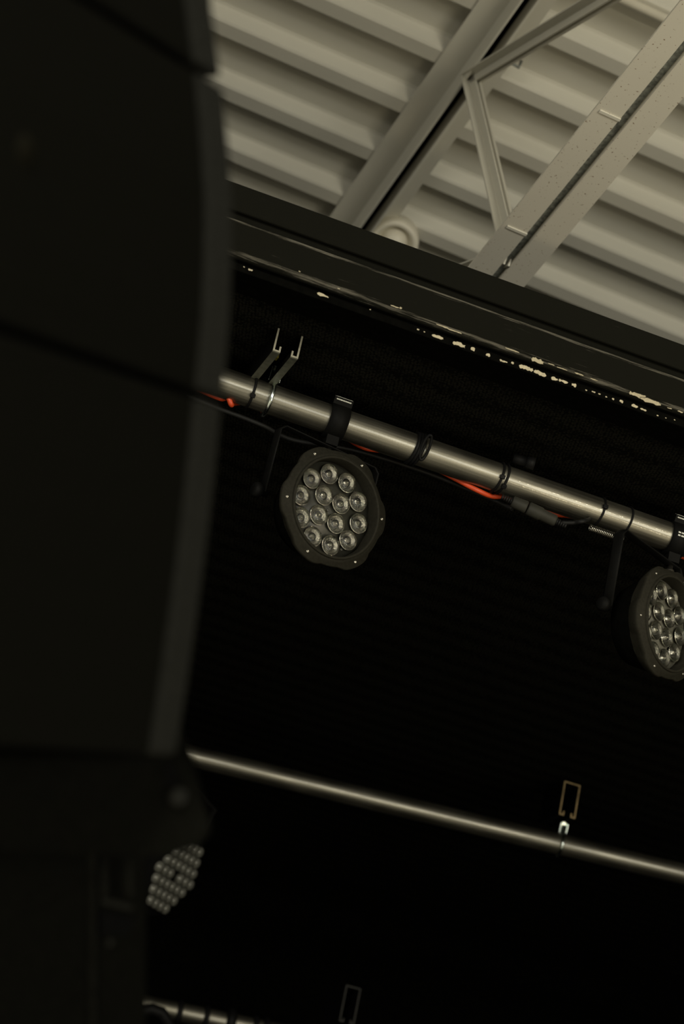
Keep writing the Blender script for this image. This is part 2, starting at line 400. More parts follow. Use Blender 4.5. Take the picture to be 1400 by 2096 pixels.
def chip(m, px, py, L, W, plane):
    """irregular bare patch on the beam, centred where the photograph shows it"""
    if plane == 'corner': n = Vector((0, -.77, -.64)); o = Vector((0, .0, -.108))
    elif plane == 'face': n = Vector((0, -1, 0)); o = Vector((0, -.004, -.09))
    else: n = Vector((0, -1, 0)); o = Vector((0, .014, -.118))
    Wm = wm(beam); on, oo = (Wm.to_3x3() @ n).normalized(), Wm @ o
    P = binv @ hit(px, py, oo, on)
    n.normalize(); t = Vector((1, 0, 0)); u = n.cross(t).normalized()
    k = 40; ring = []
    sd = random.random() * 50
    for i in range(k):
        a = 2 * math.pi * i / k
        ca, sa = math.cos(a), math.sin(a)
        rx = L / 2 * math.copysign(abs(ca) ** .6, ca) * (1 + .25 * noise.noise(Vector((sd, i * .7, 0))))
        ry = W * .42 * math.copysign(abs(sa) ** .5, sa) * (1 + .9 * noise.noise(Vector((sd, rx / S * .16, 3 + (sa > 0)))) + .5 * noise.noise(Vector((sd, rx / S * .5, 6 + (sa > 0)))))
        ring.append(P + n * .0012 + t * rx + u * ry)
    m.prism(ring, n * .0004)
m = MB()
S = .00074
lip = [(512, 553, 9, 4), (499, 547, 3, 3), (660, 605, 24, 6), (757, 634, 3, 3), (855, 675, 5, 3), (868, 680, 3, 2), (895, 690, 24, 7), (938, 706, 28, 9), (967, 715, 9, 8), (998, 728, 9, 7), (1030, 740, 16, 5), (1048, 744, 6, 5),
       (1076, 754, 30, 9), (1104, 765, 27, 9), (1134, 776, 14, 7), (1152, 781, 20, 6), (1174, 789, 10, 7), (1199, 799, 4, 3), (1214, 803, 8, 3), (1226, 807, 5, 3), (1240, 813, 4, 3), (1254, 817, 5, 4), (1271, 822, 8, 6), (1298, 832, 14, 6), (1316, 839, 14, 4), (1345, 851, 4, 3), (1362, 856, 3, 2), (1380, 860, 3, 2)]
for px, py, w, h in lip: chip(m, px, py, w * S, h * S, 'lip')
cor = [(613, 555, 4, 2), (693, 590, 5, 2), (808, 627, 18, 2.5), (820, 630, 5, 3), (905, 667, 26, 2.5), (930, 677, 30, 2.5), (1048, 716, 30, 2.5), (1100, 738, 26, 9), (1128, 745, 14, 2), (1150, 754, 22, 2), (1185, 765, 20, 2.5), (1215, 776, 16, 2), (1304, 808, 36, 8), (1330, 820, 48, 9), (1370, 835, 10, 2.5), (1392, 842, 12, 3)]
for px, py, w, h in cor: chip(m, px, py, w * S, h * S, 'corner')
o = m.build('bare_paint_patch', M['chip'], beam, local=True); tag(o, 'bare cream primer showing where the black paint has chipped', kind='stuff')

# ------------------------------------------------------------------ stage soffit (black fabric) and back wall (stage shade in its black)
sof0 = wm(beam) @ Vector((0, .08, -.112))
S2 = U(1172, 1590, 5.17)
dsl = (S2 - sof0).dot(by); slope = (S2.z - sof0.z) / dsl
sd = (by + UPW * slope).normalized(); sn = bx.cross(sd).normalized()
SL = 3.35
def sof(x, s, n=0): return sof0 + bx * x + sd * s + sn * n
tag(MB().prism([sof(-2.2, .012, 0), sof(3.4, .012, 0), sof(3.4, SL, 0), sof(-2.2, SL, 0)], sn * .02).build('ceiling', M['fabric']), kind='structure')
wb = sof(0, SL)
tag(MB().prism([Vector((0, 0, -wb.z)) + wb + bx * -2.2 , Vector((0, 0, -wb.z)) + wb + bx * 3.4, wb + bx * 3.4, wb + bx * -2.2], by * .03).build('wall_back', M['stage_shade']), kind='structure')
for nm, x in (('wall_left', -2.2), ('wall_right', 3.4)):
    a, b = sof(x, .1), sof(x, SL)
    tag(MB().prism([(a.x, a.y, 0), (b.x, b.y, 0), tuple(b), tuple(a)], bx * (-.03 if x < 0 else .03)).build(nm, M['stage_shade']), kind='structure')
tag(MB().box((0, 2, -.05), (7, 0, 0), (0, 9, 0), (0, 0, .05)).build('floor', M['floor']), kind='structure')
tag(MB().prism([Vector((p.x, p.y, .002)) for p in (sof(-2.15, -.5), sof(3.35, -.5), sof(3.35, SL - .02), sof(-2.15, SL - .02))], (0, 0, .45)).build('floor', M['stage_shade']), kind='structure')  # unseen stage floor, added black to keep floor bounce off the pipes

# ------------------------------------------------------------------ pipes
PR1 = .02415
def make_pipe(name, p0, p1, d0, head, ext0, ext1, label):
    A, B = heading_line(p0, p1, d0, head); x = (B - A).normalized()
    A2, B2 = A - x * ext0, B + x * ext1
    y = UPW.cross(x).normalized(); z = x.cross(y)
    Lh = (B2 - A2).length
    m = MB()
    n = 40
    prof = [(PR1 - .0035, .02), (PR1 - .0035, 0), (PR1, 0), (PR1, Lh), (PR1 - .0035, Lh), (PR1 - .0035, Lh - .02)]
    m.lathe(prof, (0, 0, 0), (1, 0, 0), n)
    o = m.build(name, M['pipe'], local=True)
    set_basis(o, A2, (x, y, z)); tag(o, label, 'pipe')
    for f in o.data.polygons: f.use_smooth = True
    md = o.modifiers.new('edge', 'EDGE_SPLIT'); md.split_angle = R(50)
    return A, x, y, z, o
P1 = make_pipe('lighting_pipe', (516, 804), (1251, 1058), 3.46, R(13.5), .8, .9, 'upper steel pipe carrying two stage lights, tied with black cable ties')
P2 = make_pipe('lighting_pipe', (443, 1560), (1400, 1789), 5.04, R(10), .9, .9, 'middle brushed steel pipe crossing below the stage lights')
P3 = make_pipe('lighting_pipe', (350, 2068), (500, 2099), 5.68, R(8), .9, 1.8, 'lowest steel pipe at the bottom edge, banded with black ties')
def on_pipe(P, px, py):
    """distance along pipe P seen nearest to pixel column px"""
    A, x = P[0], P[1]
    best = min((abs(pix(A + x * (k * .001))[0] - px), k * .001) for k in range(-900, 2600))
    return best[1]

# ------------------------------------------------------------------ struts
def channel(name, face_c, along, wdt, hgt, length, label, matl, edge, lips=None):
    """C-channel open downward. face_c: centre of the top edge of its near end; runs 'along' away from the viewer"""
    t = .0027; lip = .012; lu = .010
    x = along.cross(UPW).normalized(); z = x.cross(along).normalized()
    if x.dot(RT) < 0: x = -x
    pts = []
    w = wdt / 2
    outer = [(-w + lip, -hgt + lu), (-w + lip, -hgt), (-w, -hgt), (-w, 0), (w, 0), (w, -hgt), (w - lip, -hgt), (w - lip, -hgt + lu)]
    inner = [(w - lip - t, -hgt + lu), (w - lip - t, -hgt + t), (w - t, -hgt + t), (w - t, -t), (-w + t, -t), (-w + t, -hgt + t), (-w + lip + t, -hgt + t), (-w + lip + t, -hgt + lu)]
    inner = [(w - lip + t, -hgt + lu), (w - lip + t, -hgt + t), (w - t, -hgt + t), (w - t, -t), (-w + t, -t), (-w + t, -hgt + t), (-w + lip - t, -hgt + t), (-w + lip - t, -hgt + lu)]
    root = thing(name, label, 'strut channel', face_c + along * length / 2, basis=(x, along, z))
    poly = [face_c + x * a + z * b for a, b in outer + inner]
    MB().prism([p + along * .0022 for p in poly], along * (length - .0022)).build('channel', matl, root)
    MB().prism(poly, along * .002).build('cut_end', edge, root)
    if lips:
        for sg in (-1, 1):
            a0, a1 = sorted((sg * wdt / 2, sg * (wdt / 2 - lip)))
            q = [face_c + x * a + z * b for a, b in ((a0, -hgt - .0006), (a1, -hgt - .0006), (a1, -hgt - .0001), (a0, -hgt - .0001))]
            MB().prism([p + along * .0022 for p in q], along * (length - .0022)).build('lip', lips, root)
    return root, x, z
def strut_at(px_face, d, wdt, hgt, length, name, label, matl, edge, lips=None):
    fc = U(*px_face, d)
    return (fc,) + channel(name, fc, sd, wdt, hgt, length, label, matl, edge, lips)
fc1 = U(597, 672, 3.37)
s1 = strut_at((597, 672), 3.37, .0413, .046, .17, 'strut_channel', 'grey strut channel open downward above the left end of the upper pipe', M['blackmetal'], M['strut_edge'], M['strut'])  # walls coloured black for their shaded sides; lips and end stay grey
s2 = strut_at((1172, 1603), 5.17, .0413, .082, .12, 'strut_channel', 'tall brassy strut channel above the middle pipe', M['recess'], M['strut_warm'])  # channel coloured black for its unlit sides, only the end shows
s3 = strut_at((724, 2020), 5.75, .0413, .095, .14, 'strut_channel', 'dark strut channel above the lowest pipe', M['recess'], M['strut_dark'])  # unlit sides painted black here as well
# yellow nut inside the first strut
q = s1[0] + sd * .075 - s1[3] * .016
tag(MB().box(q - s1[2] * .003, s1[2] * .009, sd * .006, s1[3] * .005).build('strut_nut', M['yellow'], s1[1], bevel=.001), 'small yellow nut in the slot')

# hook clamps holding the pipes to the struts
def hook_clamp(P, px, top, label):
    A, x, y, z = P[:4]
    s = on_pipe(P, px, 0); c = A + x * s
    d = Vector((top.x - c.x, top.y - c.y, top.z - c.z)); d -= x * d.dot(x); h = d.length; d.normalize(); e = x.cross(d).normalized()
    root = thing('pipe_clamp', label, 'clamp', c, 'zinc clamps on the pipes', (x, e, d))
    rr = PR1 + .0038
    arc = [c + rr * (math.cos(a) * d + math.sin(a) * e) for a in [R(25 + k * 310 / 32) for k in range(33)]]
    pth = [c + d * (h - .004) + e * .004] + [c + d * (rr + .012) + e * .006] + arc + [c + d * (rr + .012) - e * .006] + [c + d * (h - .004) - e * .004]
    MB().tube(pth, .0036, 10, flat=(1, 1)).build('hook', M['zinc'], root)
    for sg in (-1, 1):
        MB().box(c + d * (rr + .011) + x * sg * .0085, x * .0012, e * .010, d * .012).build('clamp_cheek', M['zinc'], root, bevel=.001)
    MB().lathe([(0, -.004), (.0085, -.004), (.0085, .004), (.006, .006), (0, .006)], c + d * (rr + .021), d, 6, smooth=False).build('nut', M['zinc'], root)
    return root
def strut_under(q, s): return q[0] + sd * s - q[3] * .03
def toward(q, P, px):
    A, x = P[0], P[1]; c = A + x * on_pipe(P, px, 0)
    s = (c - q[0]).dot(sd); return q[0] + sd * s - q[3] * .0, c
hook_clamp(P1, 549, P1[0] + P1[1] * on_pipe(P1, 549, 0) + UPW * .058 + RT * .004 - FWD * .005, 'shiny zinc hook clamp at the left end of the upper pipe')
hook_clamp(P2, 1144, P2[0] + P2[1] * on_pipe(P2, 1144, 0) + UPW * .052 - FWD * .01, 'shiny zinc hook clamp on the middle pipe')
hook_clamp(P3, 712, P3[0] + P3[1] * on_pipe(P3, 712, 0) + UPW * .045, 'dim clamp on the lowest pipe under its strut')

# ------------------------------------------------------------------ cable ties
def cable_tie(P, px, label, wid=.0021, thick=.0012, head_ang=None, lean=0., tail=0.):
    A, x, y, z = P[:4]
    c = A + x * on_pipe(P, px, 0)
    f = (CAM - c); f -= x * f.dot(x); f.normalize(); g = x.cross(f).normalized()
    if g.z < 0: g = -g
    root = thing('cable_tie', label, 'cable tie', c, 'black cable ties on the pipes', (x, f, x.cross(f)))
    rr = PR1 + thick
    path = [c + rr * (math.cos(a) * f + math.sin(a) * g) + x * lean * math.sin(a + .6) for a in [2 * math.pi * k / 40 for k in range(40)]]
    m = MB()
    m.tube(path, wid, 8, closed=True)
    m.build('strap', M['tie'], root)
    if head_ang is not None:
        a = R(head_ang); hc = c + (rr + .0015) * (math.cos(a) * f + math.sin(a) * g) + x * lean * math.sin(a + .6)
        MB().box(hc, x * .0042, (math.cos(a) * f + math.sin(a) * g) * .0026, (-math.sin(a) * f + math.cos(a) * g) * .0036).build('head', M['tie'], root, bevel=.0012)
        if tail:
            MB().tube([hc, hc + x * .004 + (math.cos(a) * f + math.sin(a) * g) * .006, hc + x * .006 + (math.cos(a) * f + math.sin(a) * g) * .009 + g * tail], .0011, 6).build('tail', M['tie'], root)
    return root
cable_tie(P1, 514, 'black cable tie on the upper pipe left of the hook clamp', head_ang=-8)
cable_tie(P1, 1016, 'black cable tie on the upper pipe, left one of the close pair with square heads', head_ang=8, lean=.003)
cable_tie(P1, 1027, 'black cable tie on the upper pipe, right one of the close pair with square heads', head_ang=-22, lean=.003)
cable_tie(P1, 1222, 'black cable tie with a head on the upper pipe above the grey plug', head_ang=28, lean=.003, wid=.0018)
cable_tie(P1, 1279, 'thin black cable tie on the upper pipe nearest the right light clamp', lean=.003, wid=.0017, head_ang=-50)
for px, lb, w in ((366, 'leftmost black band on the lowest pipe', .0075), (421, 'second black band from the left on the lowest pipe', .0075), (470, 'wide black band on the lowest pipe', .0135), (521, 'fourth black band from the left on the lowest pipe', .0075), (542, 'rightmost black band on the lowest pipe', .0075)):
    cable_tie(P3, px, lb, wid=w, thick=.0005)
def pd3(px): return pix(P3[0] + P3[1] * on_pipe(P3, px, 0))
bun = []
for px, dy, dd in ((262, 26, -.04), (290, 14, -.045), (312, 6, -.05), (330, 9, -.05), (342, 24, -.045), (352, 48, -.04), (356, 90, -.04)):
    a = pd3(px); bun.append(U(a[0], a[1] + dy, a[2] + dd))
tag(MB().tube(bun, .016, 10).build('cable_bundle', M['tie']), 'thick black cable bundle drooping over the left end of the lowest pipe', 'cable')
# hook and loop wrap with a loose loop
A, x, y, z = P1[:4]
c = A + x * on_pipe(P1, 850, 0); f = (CAM - c); f -= x * f.dot(x); f.normalize(); g = x.cross(f).normalized(); g = g if g.z > 0 else -g
wrap = thing('cable_wrap', 'black bunched cable wrap with a loose loop on the upper pipe', 'cable wrap', c, None, (x, f, x.cross(f)))
for k, dx in enumerate((-.006, -.001, .004)):
    MB().tube([c + (PR1 + .0018) * (math.cos(a) * f + math.sin(a) * g) + x * (dx + .003 * math.sin(a + .5)) for a in [2 * math.pi * i / 36 for i in range(36)]], .0029, 8, closed=True).build('wrap_turn', M['tie'], wrap)
MB().tube([c + x * (.008 + .006 * math.sin(t)) + f * (PR1 + .004 - .008 * abs(math.sin(t * .5)) + .006) + g * (.008 + .021 * math.cos(t)) for t in [2 * math.pi * i / 28 for i in range(28)]], .0024, 8, closed=True).build('loose_loop', M['tie'], wrap)

# ------------------------------------------------------------------ cables and plug
def px_path(pts, d, sub=6):
    P = [U(a, b, d + (e[0] if e else 0)) for a, b, *e in pts]
    out = []
    for i in range(len(P) - 1):
        p0 = P[max(i - 1, 0)]; p1 = P[i]; p2 = P[i + 1]; p3 = P[min(i + 2, len(P) - 1)]
        for k in range(sub):
            t = k / sub
            out.append(.5 * ((2 * p1) + (p2 - p0) * t + (2 * p0 - 5 * p1 + 4 * p2 - p3) * t * t + (3 * p1 - p0 - 3 * p2 + p3) * t ** 3))
    out.append(P[-1]); return out
def pd(px): return pix(P1[0] + P1[1] * on_pipe(P1, px, 0))
def below(px, dy, dd=0.012):
    a = pd(px); return (a[0], a[1] + dy, a[2] - 3.5 + dd)
oc = [below(400, 30), below(452, 34, .01), below(466, 26, -.004), below(474, 39, -.006), below(480, 34, .02), below(530, 14, .045), below(600, 12, .05), below(690, 22, .045), below(745, 33, .02), below(800, 24, .03), below(890, 26, .025),
      below(930, 32, .012), below(975, 40, .0), below(1008, 42, .01), below(1035, 32, .02), below(1070, 26, .03), below(1108, 30, .022), below(1140, 33, .02), below(1180, 26, .03), below(1300, 24, .03), below(1365, 20, .03), below(1390, 30, .015), below(1440, 30, .02), below(1560, 24, .02)]
tag(MB().tube(px_path(oc, 3.5), .0042, 10).build('extension_cord', M['orange']), 'bright orange cord strung along the underside of the upper pipe', 'cord')
bc = [below(380, 52), below(440, 56), below(490, 57, .01), below(540, 60, .01), below(600, 68, .03), below(720, 46, .035), below(860, 40, .035), below(960, 45, .03), below(1022, 50, .03), below(1048, 54, .012)]
tag(MB().tube(px_path(bc, 3.5), .0036, 10).build('power_cable', M['cable']), 'thin black cable sagging below the left part of the upper pipe', 'cable')
plug = thing('inline_plug', 'dark grey inline plug hanging under the upper pipe between the two lights', 'plug', U(1095, 1046, 3.5))
a, b, c2, d2 = U(1048, 1026, 3.53), U(1078, 1039, 3.53), U(1080, 1040, 3.53), U(1138, 1067, 3.53)
MB().tube([a, a.lerp(b, .06), a.lerp(b, .94), b], [.0075, .0095, .0105, .0095], 12).build('socket', M['connector'], plug)
MB().tube([c2, c2.lerp(d2, .04), c2.lerp(d2, .45), c2.lerp(d2, .5), c2.lerp(d2, .95), d2], [.0095, .0112, .0112, .0098, .0095, .0075], 12).build('plug_body', M['connector'], plug)
for p, qv in ((a, a - b), (d2, d2 - c2)):
    m = MB(); qv = qv.normalized()
    for k in range(5): m.lathe([(0, 0), (.0058 - .0004 * k, 0), (.0058 - .0004 * k, .0028), (0, .0028)], p + qv * k * .0038, qv, 10)
    m.build('strain_relief', M['cable'], plug)
bc2 = [(1150, 1070, .03), (1175, 1070, .03), (1198, 1066, .03), below(1226, 12, .035), below(1300, 16, .045), below(1345, 18, .045)]
tag(MB().tube(px_path(bc2, 3.5), .0034, 10).build('power_cable', M['cable']), 'black cable running from the grey plug to the right light', 'cable')
# coiled spring of the safety wire
pa, pb = U(1207, 1080, 3.52), U(1276, 1104, 3.54); t = (pb - pa).normalized(); u1 = t.cross(UPW).normalized(); u2 = u1.cross(t)
hx = [pa.lerp(pb, k / 260) + .0048 * (math.cos(k * .5) * u1 + math.sin(k * .5) * u2) for k in range(261)]
tag(MB().tube(hx, .0009, 5).build('safety_spring', M['screw']), 'small coiled steel spring hanging under the upper pipe left of the right light', 'spring')
# dark connector sitting behind the upper pipe
q0, q1 = U(1050, 938, 3.55), U(1094, 950, 3.55)
tag(MB().tube([q0, q0.lerp(q1, .3), q0.lerp(q1, .62), q0.lerp(q1, .63), q1], [.008, .0085, .0085, .0105, .0105], 12).build('cable_connector', M['tie']), 'black cable connector resting behind the top of the upper pipe', 'connector')
# short curved wire at the soffit
tag(MB().tube(px_path([(522, 678), (532, 668), (543, 660), (556, 654)], 3.40), .0007, 6).build('loose_wire', M['strut']), 'short pale curved wire under the black beam left of the strut', 'wire')

# ------------------------------------------------------------------ LED par lights
def par_frame(n):
    n = n.normalized(); e1 = UPW.cross(n).normalized(); e2 = n.cross(e1); return e1, e2, n
def cam_dir(x, y, z): return (RT * x + DN * y + FWD * z).normalized()
RING, RL, RF, RO = .0575, .0158, .0785, .0925
def octa(th, k=6, ph=0., amp=.05):
    # rounded body with flats around the screws
    a = (th - ph) % (2 * math.pi / k) - math.pi / k
    return 1 + amp * max(0., math.cos(a * 3)) ** 1.5
def make_par(n, cpx, dref, label, roll, plate_mat, pipe, px_clamp, lens_n=10):
    e1, e2, nn = par_frame(n)
    zb = -.064
    top = pipe[0] + pipe[1] * on_pipe(pipe, px_clamp, 0) - UPW * .046
    # hang it straight below its clamp
    d = min((3.2 + .005 * k for k in range(200)), key=lambda q: abs((top - U(*cpx, q)).dot(nn) - zb * q / dref - .004))
    centre = U(*cpx, d); K = d / dref
    root = thing('par_light', label, 'stage light', centre, 'led par lights on the upper pipe', (e1 * K, e2 * K, nn * K))
    h = M['housing']
    sc_a = [roll + R(-6 + 60 * k) for k in range(6)]
    def bump(th, i):
        if i in (0,): return 1
        d = min(abs((th - a + math.pi) % (2 * math.pi) - math.pi) for a in sc_a)
        return 1 + .065 * max(0, 1 - (d / R(19)) ** 4)
    # front rim, inner bezel and rear can (local z is the beam direction, face at z=0)
    MB().lathe([(RF + .003, .004), (RF + .0085, .004), (RF + .0095, .001), (RF + .0145, .0), (RF + .0155, -.004), (RF + .0140, -.009), (RF + .004, -.026), (RF + .003, -.029), (RF + .003, -.03), (RF + .003, .004)], n=96, mod=lambda th, i: bump(th, 0 if i in (0, 1, 2, 7, 8) else 1)).build('front_rim', h, root, local=True)
    MB().lathe([(RF, -.021), (RF, .0065), (RF + .001, .008), (RF + .0035, .008), (RF + .0045, .0065), (RF + .0045, -.0)], n=72).build('bezel', h, root, local=True)
    MB().lathe([(RF + .003, -.0302), (RF - .002, -.05), (RF - .012, -.075), (.035, -.085), (0, -.085)], n=48).build('rear_can', M['flat'], root, local=True)  # can coloured near-black to stand for the shade behind the rim
    MB().lathe([(0, -.0215), (RF - .0005, -.0215), (RF - .0005, -.019), (0, -.019)], n=64).build('lens_plate', plate_mat, root, local=True)
    # brackets on the rim, two raised corner pads
    for a in (sc_a[5], sc_a[3]):
        x, y = math.cos(a), math.sin(a)
        MB().box((x * (RF + .013), y * (RF + .013), -.006), (x * .006, y * .006, 0), (-y * .016, x * .016, 0), (0, 0, .005)).build('rim_catch', h, root, bevel=.002, local=True)
    def lens(x, y):
        l = MB().lathe([(RL + .0006, -.019), (RL + .0006, -.0172), (RL - .0002, -.0172), (RL * .90, -.0195), (RL * .62, -.0225 ), (RL * .56, -.0218), (RL * .5, -.0236), (RL * .42, -.0228), (RL * .36, -.0246), (RL * .27, -.0238), (RL * .22, -.0226), (0, -.0216)], (x, y, .0048), n=30).build('lens', M['cup'], root, local=True)
        MB().lathe([(RL * .20, -.0208), (RL * .17, -.0185), (RL * .1, -.0172), (0, -.0168)], (x, y, .0040), n=16).build('emitter', M['cup'], l, local=True)
        MB().lathe([(RL - .0003, -.0171), (RL - .0003, -.0150), (RL * .8, -.0132), (RL * .45, -.0120), (0, -.0116), (0, -.0136), (RL * .45, -.0138), (RL * .8, -.0150), (RL - .0003, -.0171)], (x, y, .0048), n=28).build('lens_cover', M['glass'], l, local=True)
    for k in range(lens_n):
        a = roll + math.pi / 2 + 2 * math.pi * k / lens_n; lens(RING * math.cos(a), RING * math.sin(a))
    for k in range(4):
        a = roll + R(27 + 90 * k); lens(.0242 * math.cos(a), .0242 * math.sin(a))
    for a in sc_a:
        p = ((RF + .0125) * math.cos(a), (RF + .0125) * math.sin(a), .0005)
        MB().lathe([(.0027, -.002), (.0027, .0008), (.0021, .0018), (.0009, .0018), (0, .0008)], p, n=14).build('screw', M['screw'], root, local=True)
    for a, r in ((0, 0), (R(117), .064), (R(33), .062), (R(-68), .066)):
        MB().lathe([(.0028, -.019), (.0028, -.0182), (.002, -.0176), (0, -.0182)], (r * math.cos(a + roll), r * math.sin(a + roll), 0), n=12).build('plate_screw', M['screw'] if False else M['plate'], root, local=True)
    # yoke: flat strap hung from the pipe, arms pivot on knobs at the sides of the can
    A, x, y, z = pipe[:4]
    pc = A + x * on_pipe(pipe, px_clamp, 0)
    T = wm(root).inverted() @ (pc - UPW * .046)
    yw = .098
    ty = T.y
    path = [(-yw, 0, zb), (-yw, ty * .93, zb + (T.z - zb) * .93), (-yw + .009, ty, T.z), (0, ty + .0, T.z), (yw - .009, ty, T.z), (yw, ty * .93, zb + (T.z - zb) * .93), (yw, 0, zb)]
    MB().tube(path, .011, 8, flat=(.17, 1.0)).build('yoke', M['blackmetal'], root, local=True)
    for s in (-1, 1):
        k = MB().lathe([(0, 0), (.006, 0), (.006, .012), (.012, .013), (.0125, .022), (.010, .026), (0, .026)], (s * (RF + .011), 0, zb), (s, 0, 0), 14).build('tilt_knob', M['blackmetal'], root, local=True)
    # strap clamp round the pipe
    f = (CAM - pc); f -= x * f.dot(x); f.normalize(); g = x.cross(f).normalized(); g = g if g.z > 0 else -g
    rr = PR1 + .0022; w = .0155
    m = MB()
    ring_o = [rr + .0025, rr + .0025, rr, rr]
    pts = []
    m.lathe([(PR1 + .0004, -w), (rr + .0028, -w), (rr + .0028, w), (PR1 + .0004, w), (PR1 + .0004, -w)], pc, x, 36)
    # hinge block on top, neck and bolt below
    m.box(pc + g * (rr + .007) - f * .002, x * w, f * .012, g * .006)
    m.box(pc - UPW * (rr + .0085), x * .010, x.cross(UPW).normalized() * .010, UPW * .008)
    cl = m.build('clamp', M['blackmetal'], root)
    MB().lathe([(0, 0), (.0045, 0), (.0045, .018), (.008, .019), (.008, .025), (0, .025)], pc - UPW * .036, -UPW, 8).build('yoke_bolt', M['screw'], root)
    return root, pc, x, f, g, cl, w, rr
def clamp_print(q, label_n):
    root, pc, x, f, g, cl, w, rr = q
    # worn white print band on the upper edge of the clamp and two printed lines lower down
    m = MB()
    top = pc + g * (rr + .0131) + f * .004
    m.box(top, x * (w * .9), f * .0055, g * .0003)
    fr = pc + g * (rr + .009) + f * .0102
    random.seed(3)
    u = -w * .8
    while u < w * .75:
        l = random.uniform(.0010, .0024)
        m.box(fr + x * (u + l / 2), x * l * .42, g * .0009, f * .0003); u += l
    if label_n:
        for ang in (26, 16):
            a = R(ang); d = math.cos(a) * f + math.sin(a) * g; t = -math.sin(a) * f + math.cos(a) * g
            for u0, u1 in ((-.55, -.28), (-.18, .42), (.5, .85)):
                m.box(pc + d * (rr + .0030) + x * w * (u0 + u1) / 2, x * w * (u1 - u0) / 2, t * .0012, d * .0003)
    m.build('clamp_print', M['label'], cl)

def roll_for(n, target):
    e1, e2, nn = par_frame(n); best = None
    for k in range(-200, 200):
        a = k * .002; v = math.cos(a + math.pi / 2) * e1 + math.sin(a + math.pi / 2) * e2
        ang = math.atan2(v.dot(DN), v.dot(RT)); d = abs((ang - math.atan2(target[1], target[0]) + math.pi) % (2 * math.pi) - math.pi)
        if best is None or d < best[0]: best = (d, a)
    return best[1]
n1 = cam_dir(.57, -.16, -.80); n2 = cam_dir(.77, -.10, -.63)
c1 = (685, 1040); c2_ = (1370, 1277)
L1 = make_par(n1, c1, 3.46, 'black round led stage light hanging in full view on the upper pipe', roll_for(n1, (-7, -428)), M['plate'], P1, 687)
L2 = make_par(n2, c2_, 3.72, 'black round led stage light at the right edge, cut off by the frame', roll_for(n2, (-7, -428)), M['plate2'], P1, 1382)
clamp_print(L1, False); clamp_print(L2, True)

# honeycomb led light hanging from the middle pipe, mostly hidden by the speakers
n3 = cam_dir(.79, .38, -.47)
e1, e2, nn = par_frame(n3)
c3 = U(362, 1796, 5.0)
wash = thing('led_wash_light', 'honeycomb led wash light peeking out under the speaker stack', 'stage light', c3, None, (e1, e2, nn))
MB().lathe([(0, -.012), (.104, -.012), (.108, -.02), (.104, -.05), (.07, -.10), (0, -.10)], n=40).build('housing', M['recess'], wash, local=True)
d = .0285
hexes = []
for i in range(-6, 7):
    for j in range(-6, 7):
        px_, py_ = d * (i + j * .5), d * j * .866
        if math.hypot(px_, py_) < .094 and not (abs(px_) < 1e-6 and abs(py_) < 1e-6): hexes.append((px_, py_))
for px_, py_ in hexes:
    MB().lathe([(.0132, -.0119), (.0138, -.007), (.0122, -.001), (.007, .0025), (0, .0035)], (px_, py_, 0), n=14).build('led_lens', M['led'], wash, local=True)
A, x = P2[0], P2[1]; pc = A + x * on_pipe(P2, 352, 0); T = wm(wash).inverted() @ pc
MB().tube([(-.108, 0, -.06), (-.108, T.y * .75, T.z * .5), (0, T.y - .03, T.z), (.108, T.y * .75, T.z * .5), (.108, 0, -.06)], .009, 8, flat=(.25, 1)).build('yoke', M['blackmetal'], wash, local=True)
MB().lathe([(PR1 + .0004, -.02), (PR1 + .005, -.02), (PR1 + .005, .02), (PR1 + .0004, .02), (PR1 + .0004, -.02)], pc, x, 30).build('clamp', M['blackmetal'], wash)

# ------------------------------------------------------------------ line array loudspeakers (near, left)
hd = R(90 - 24.4)
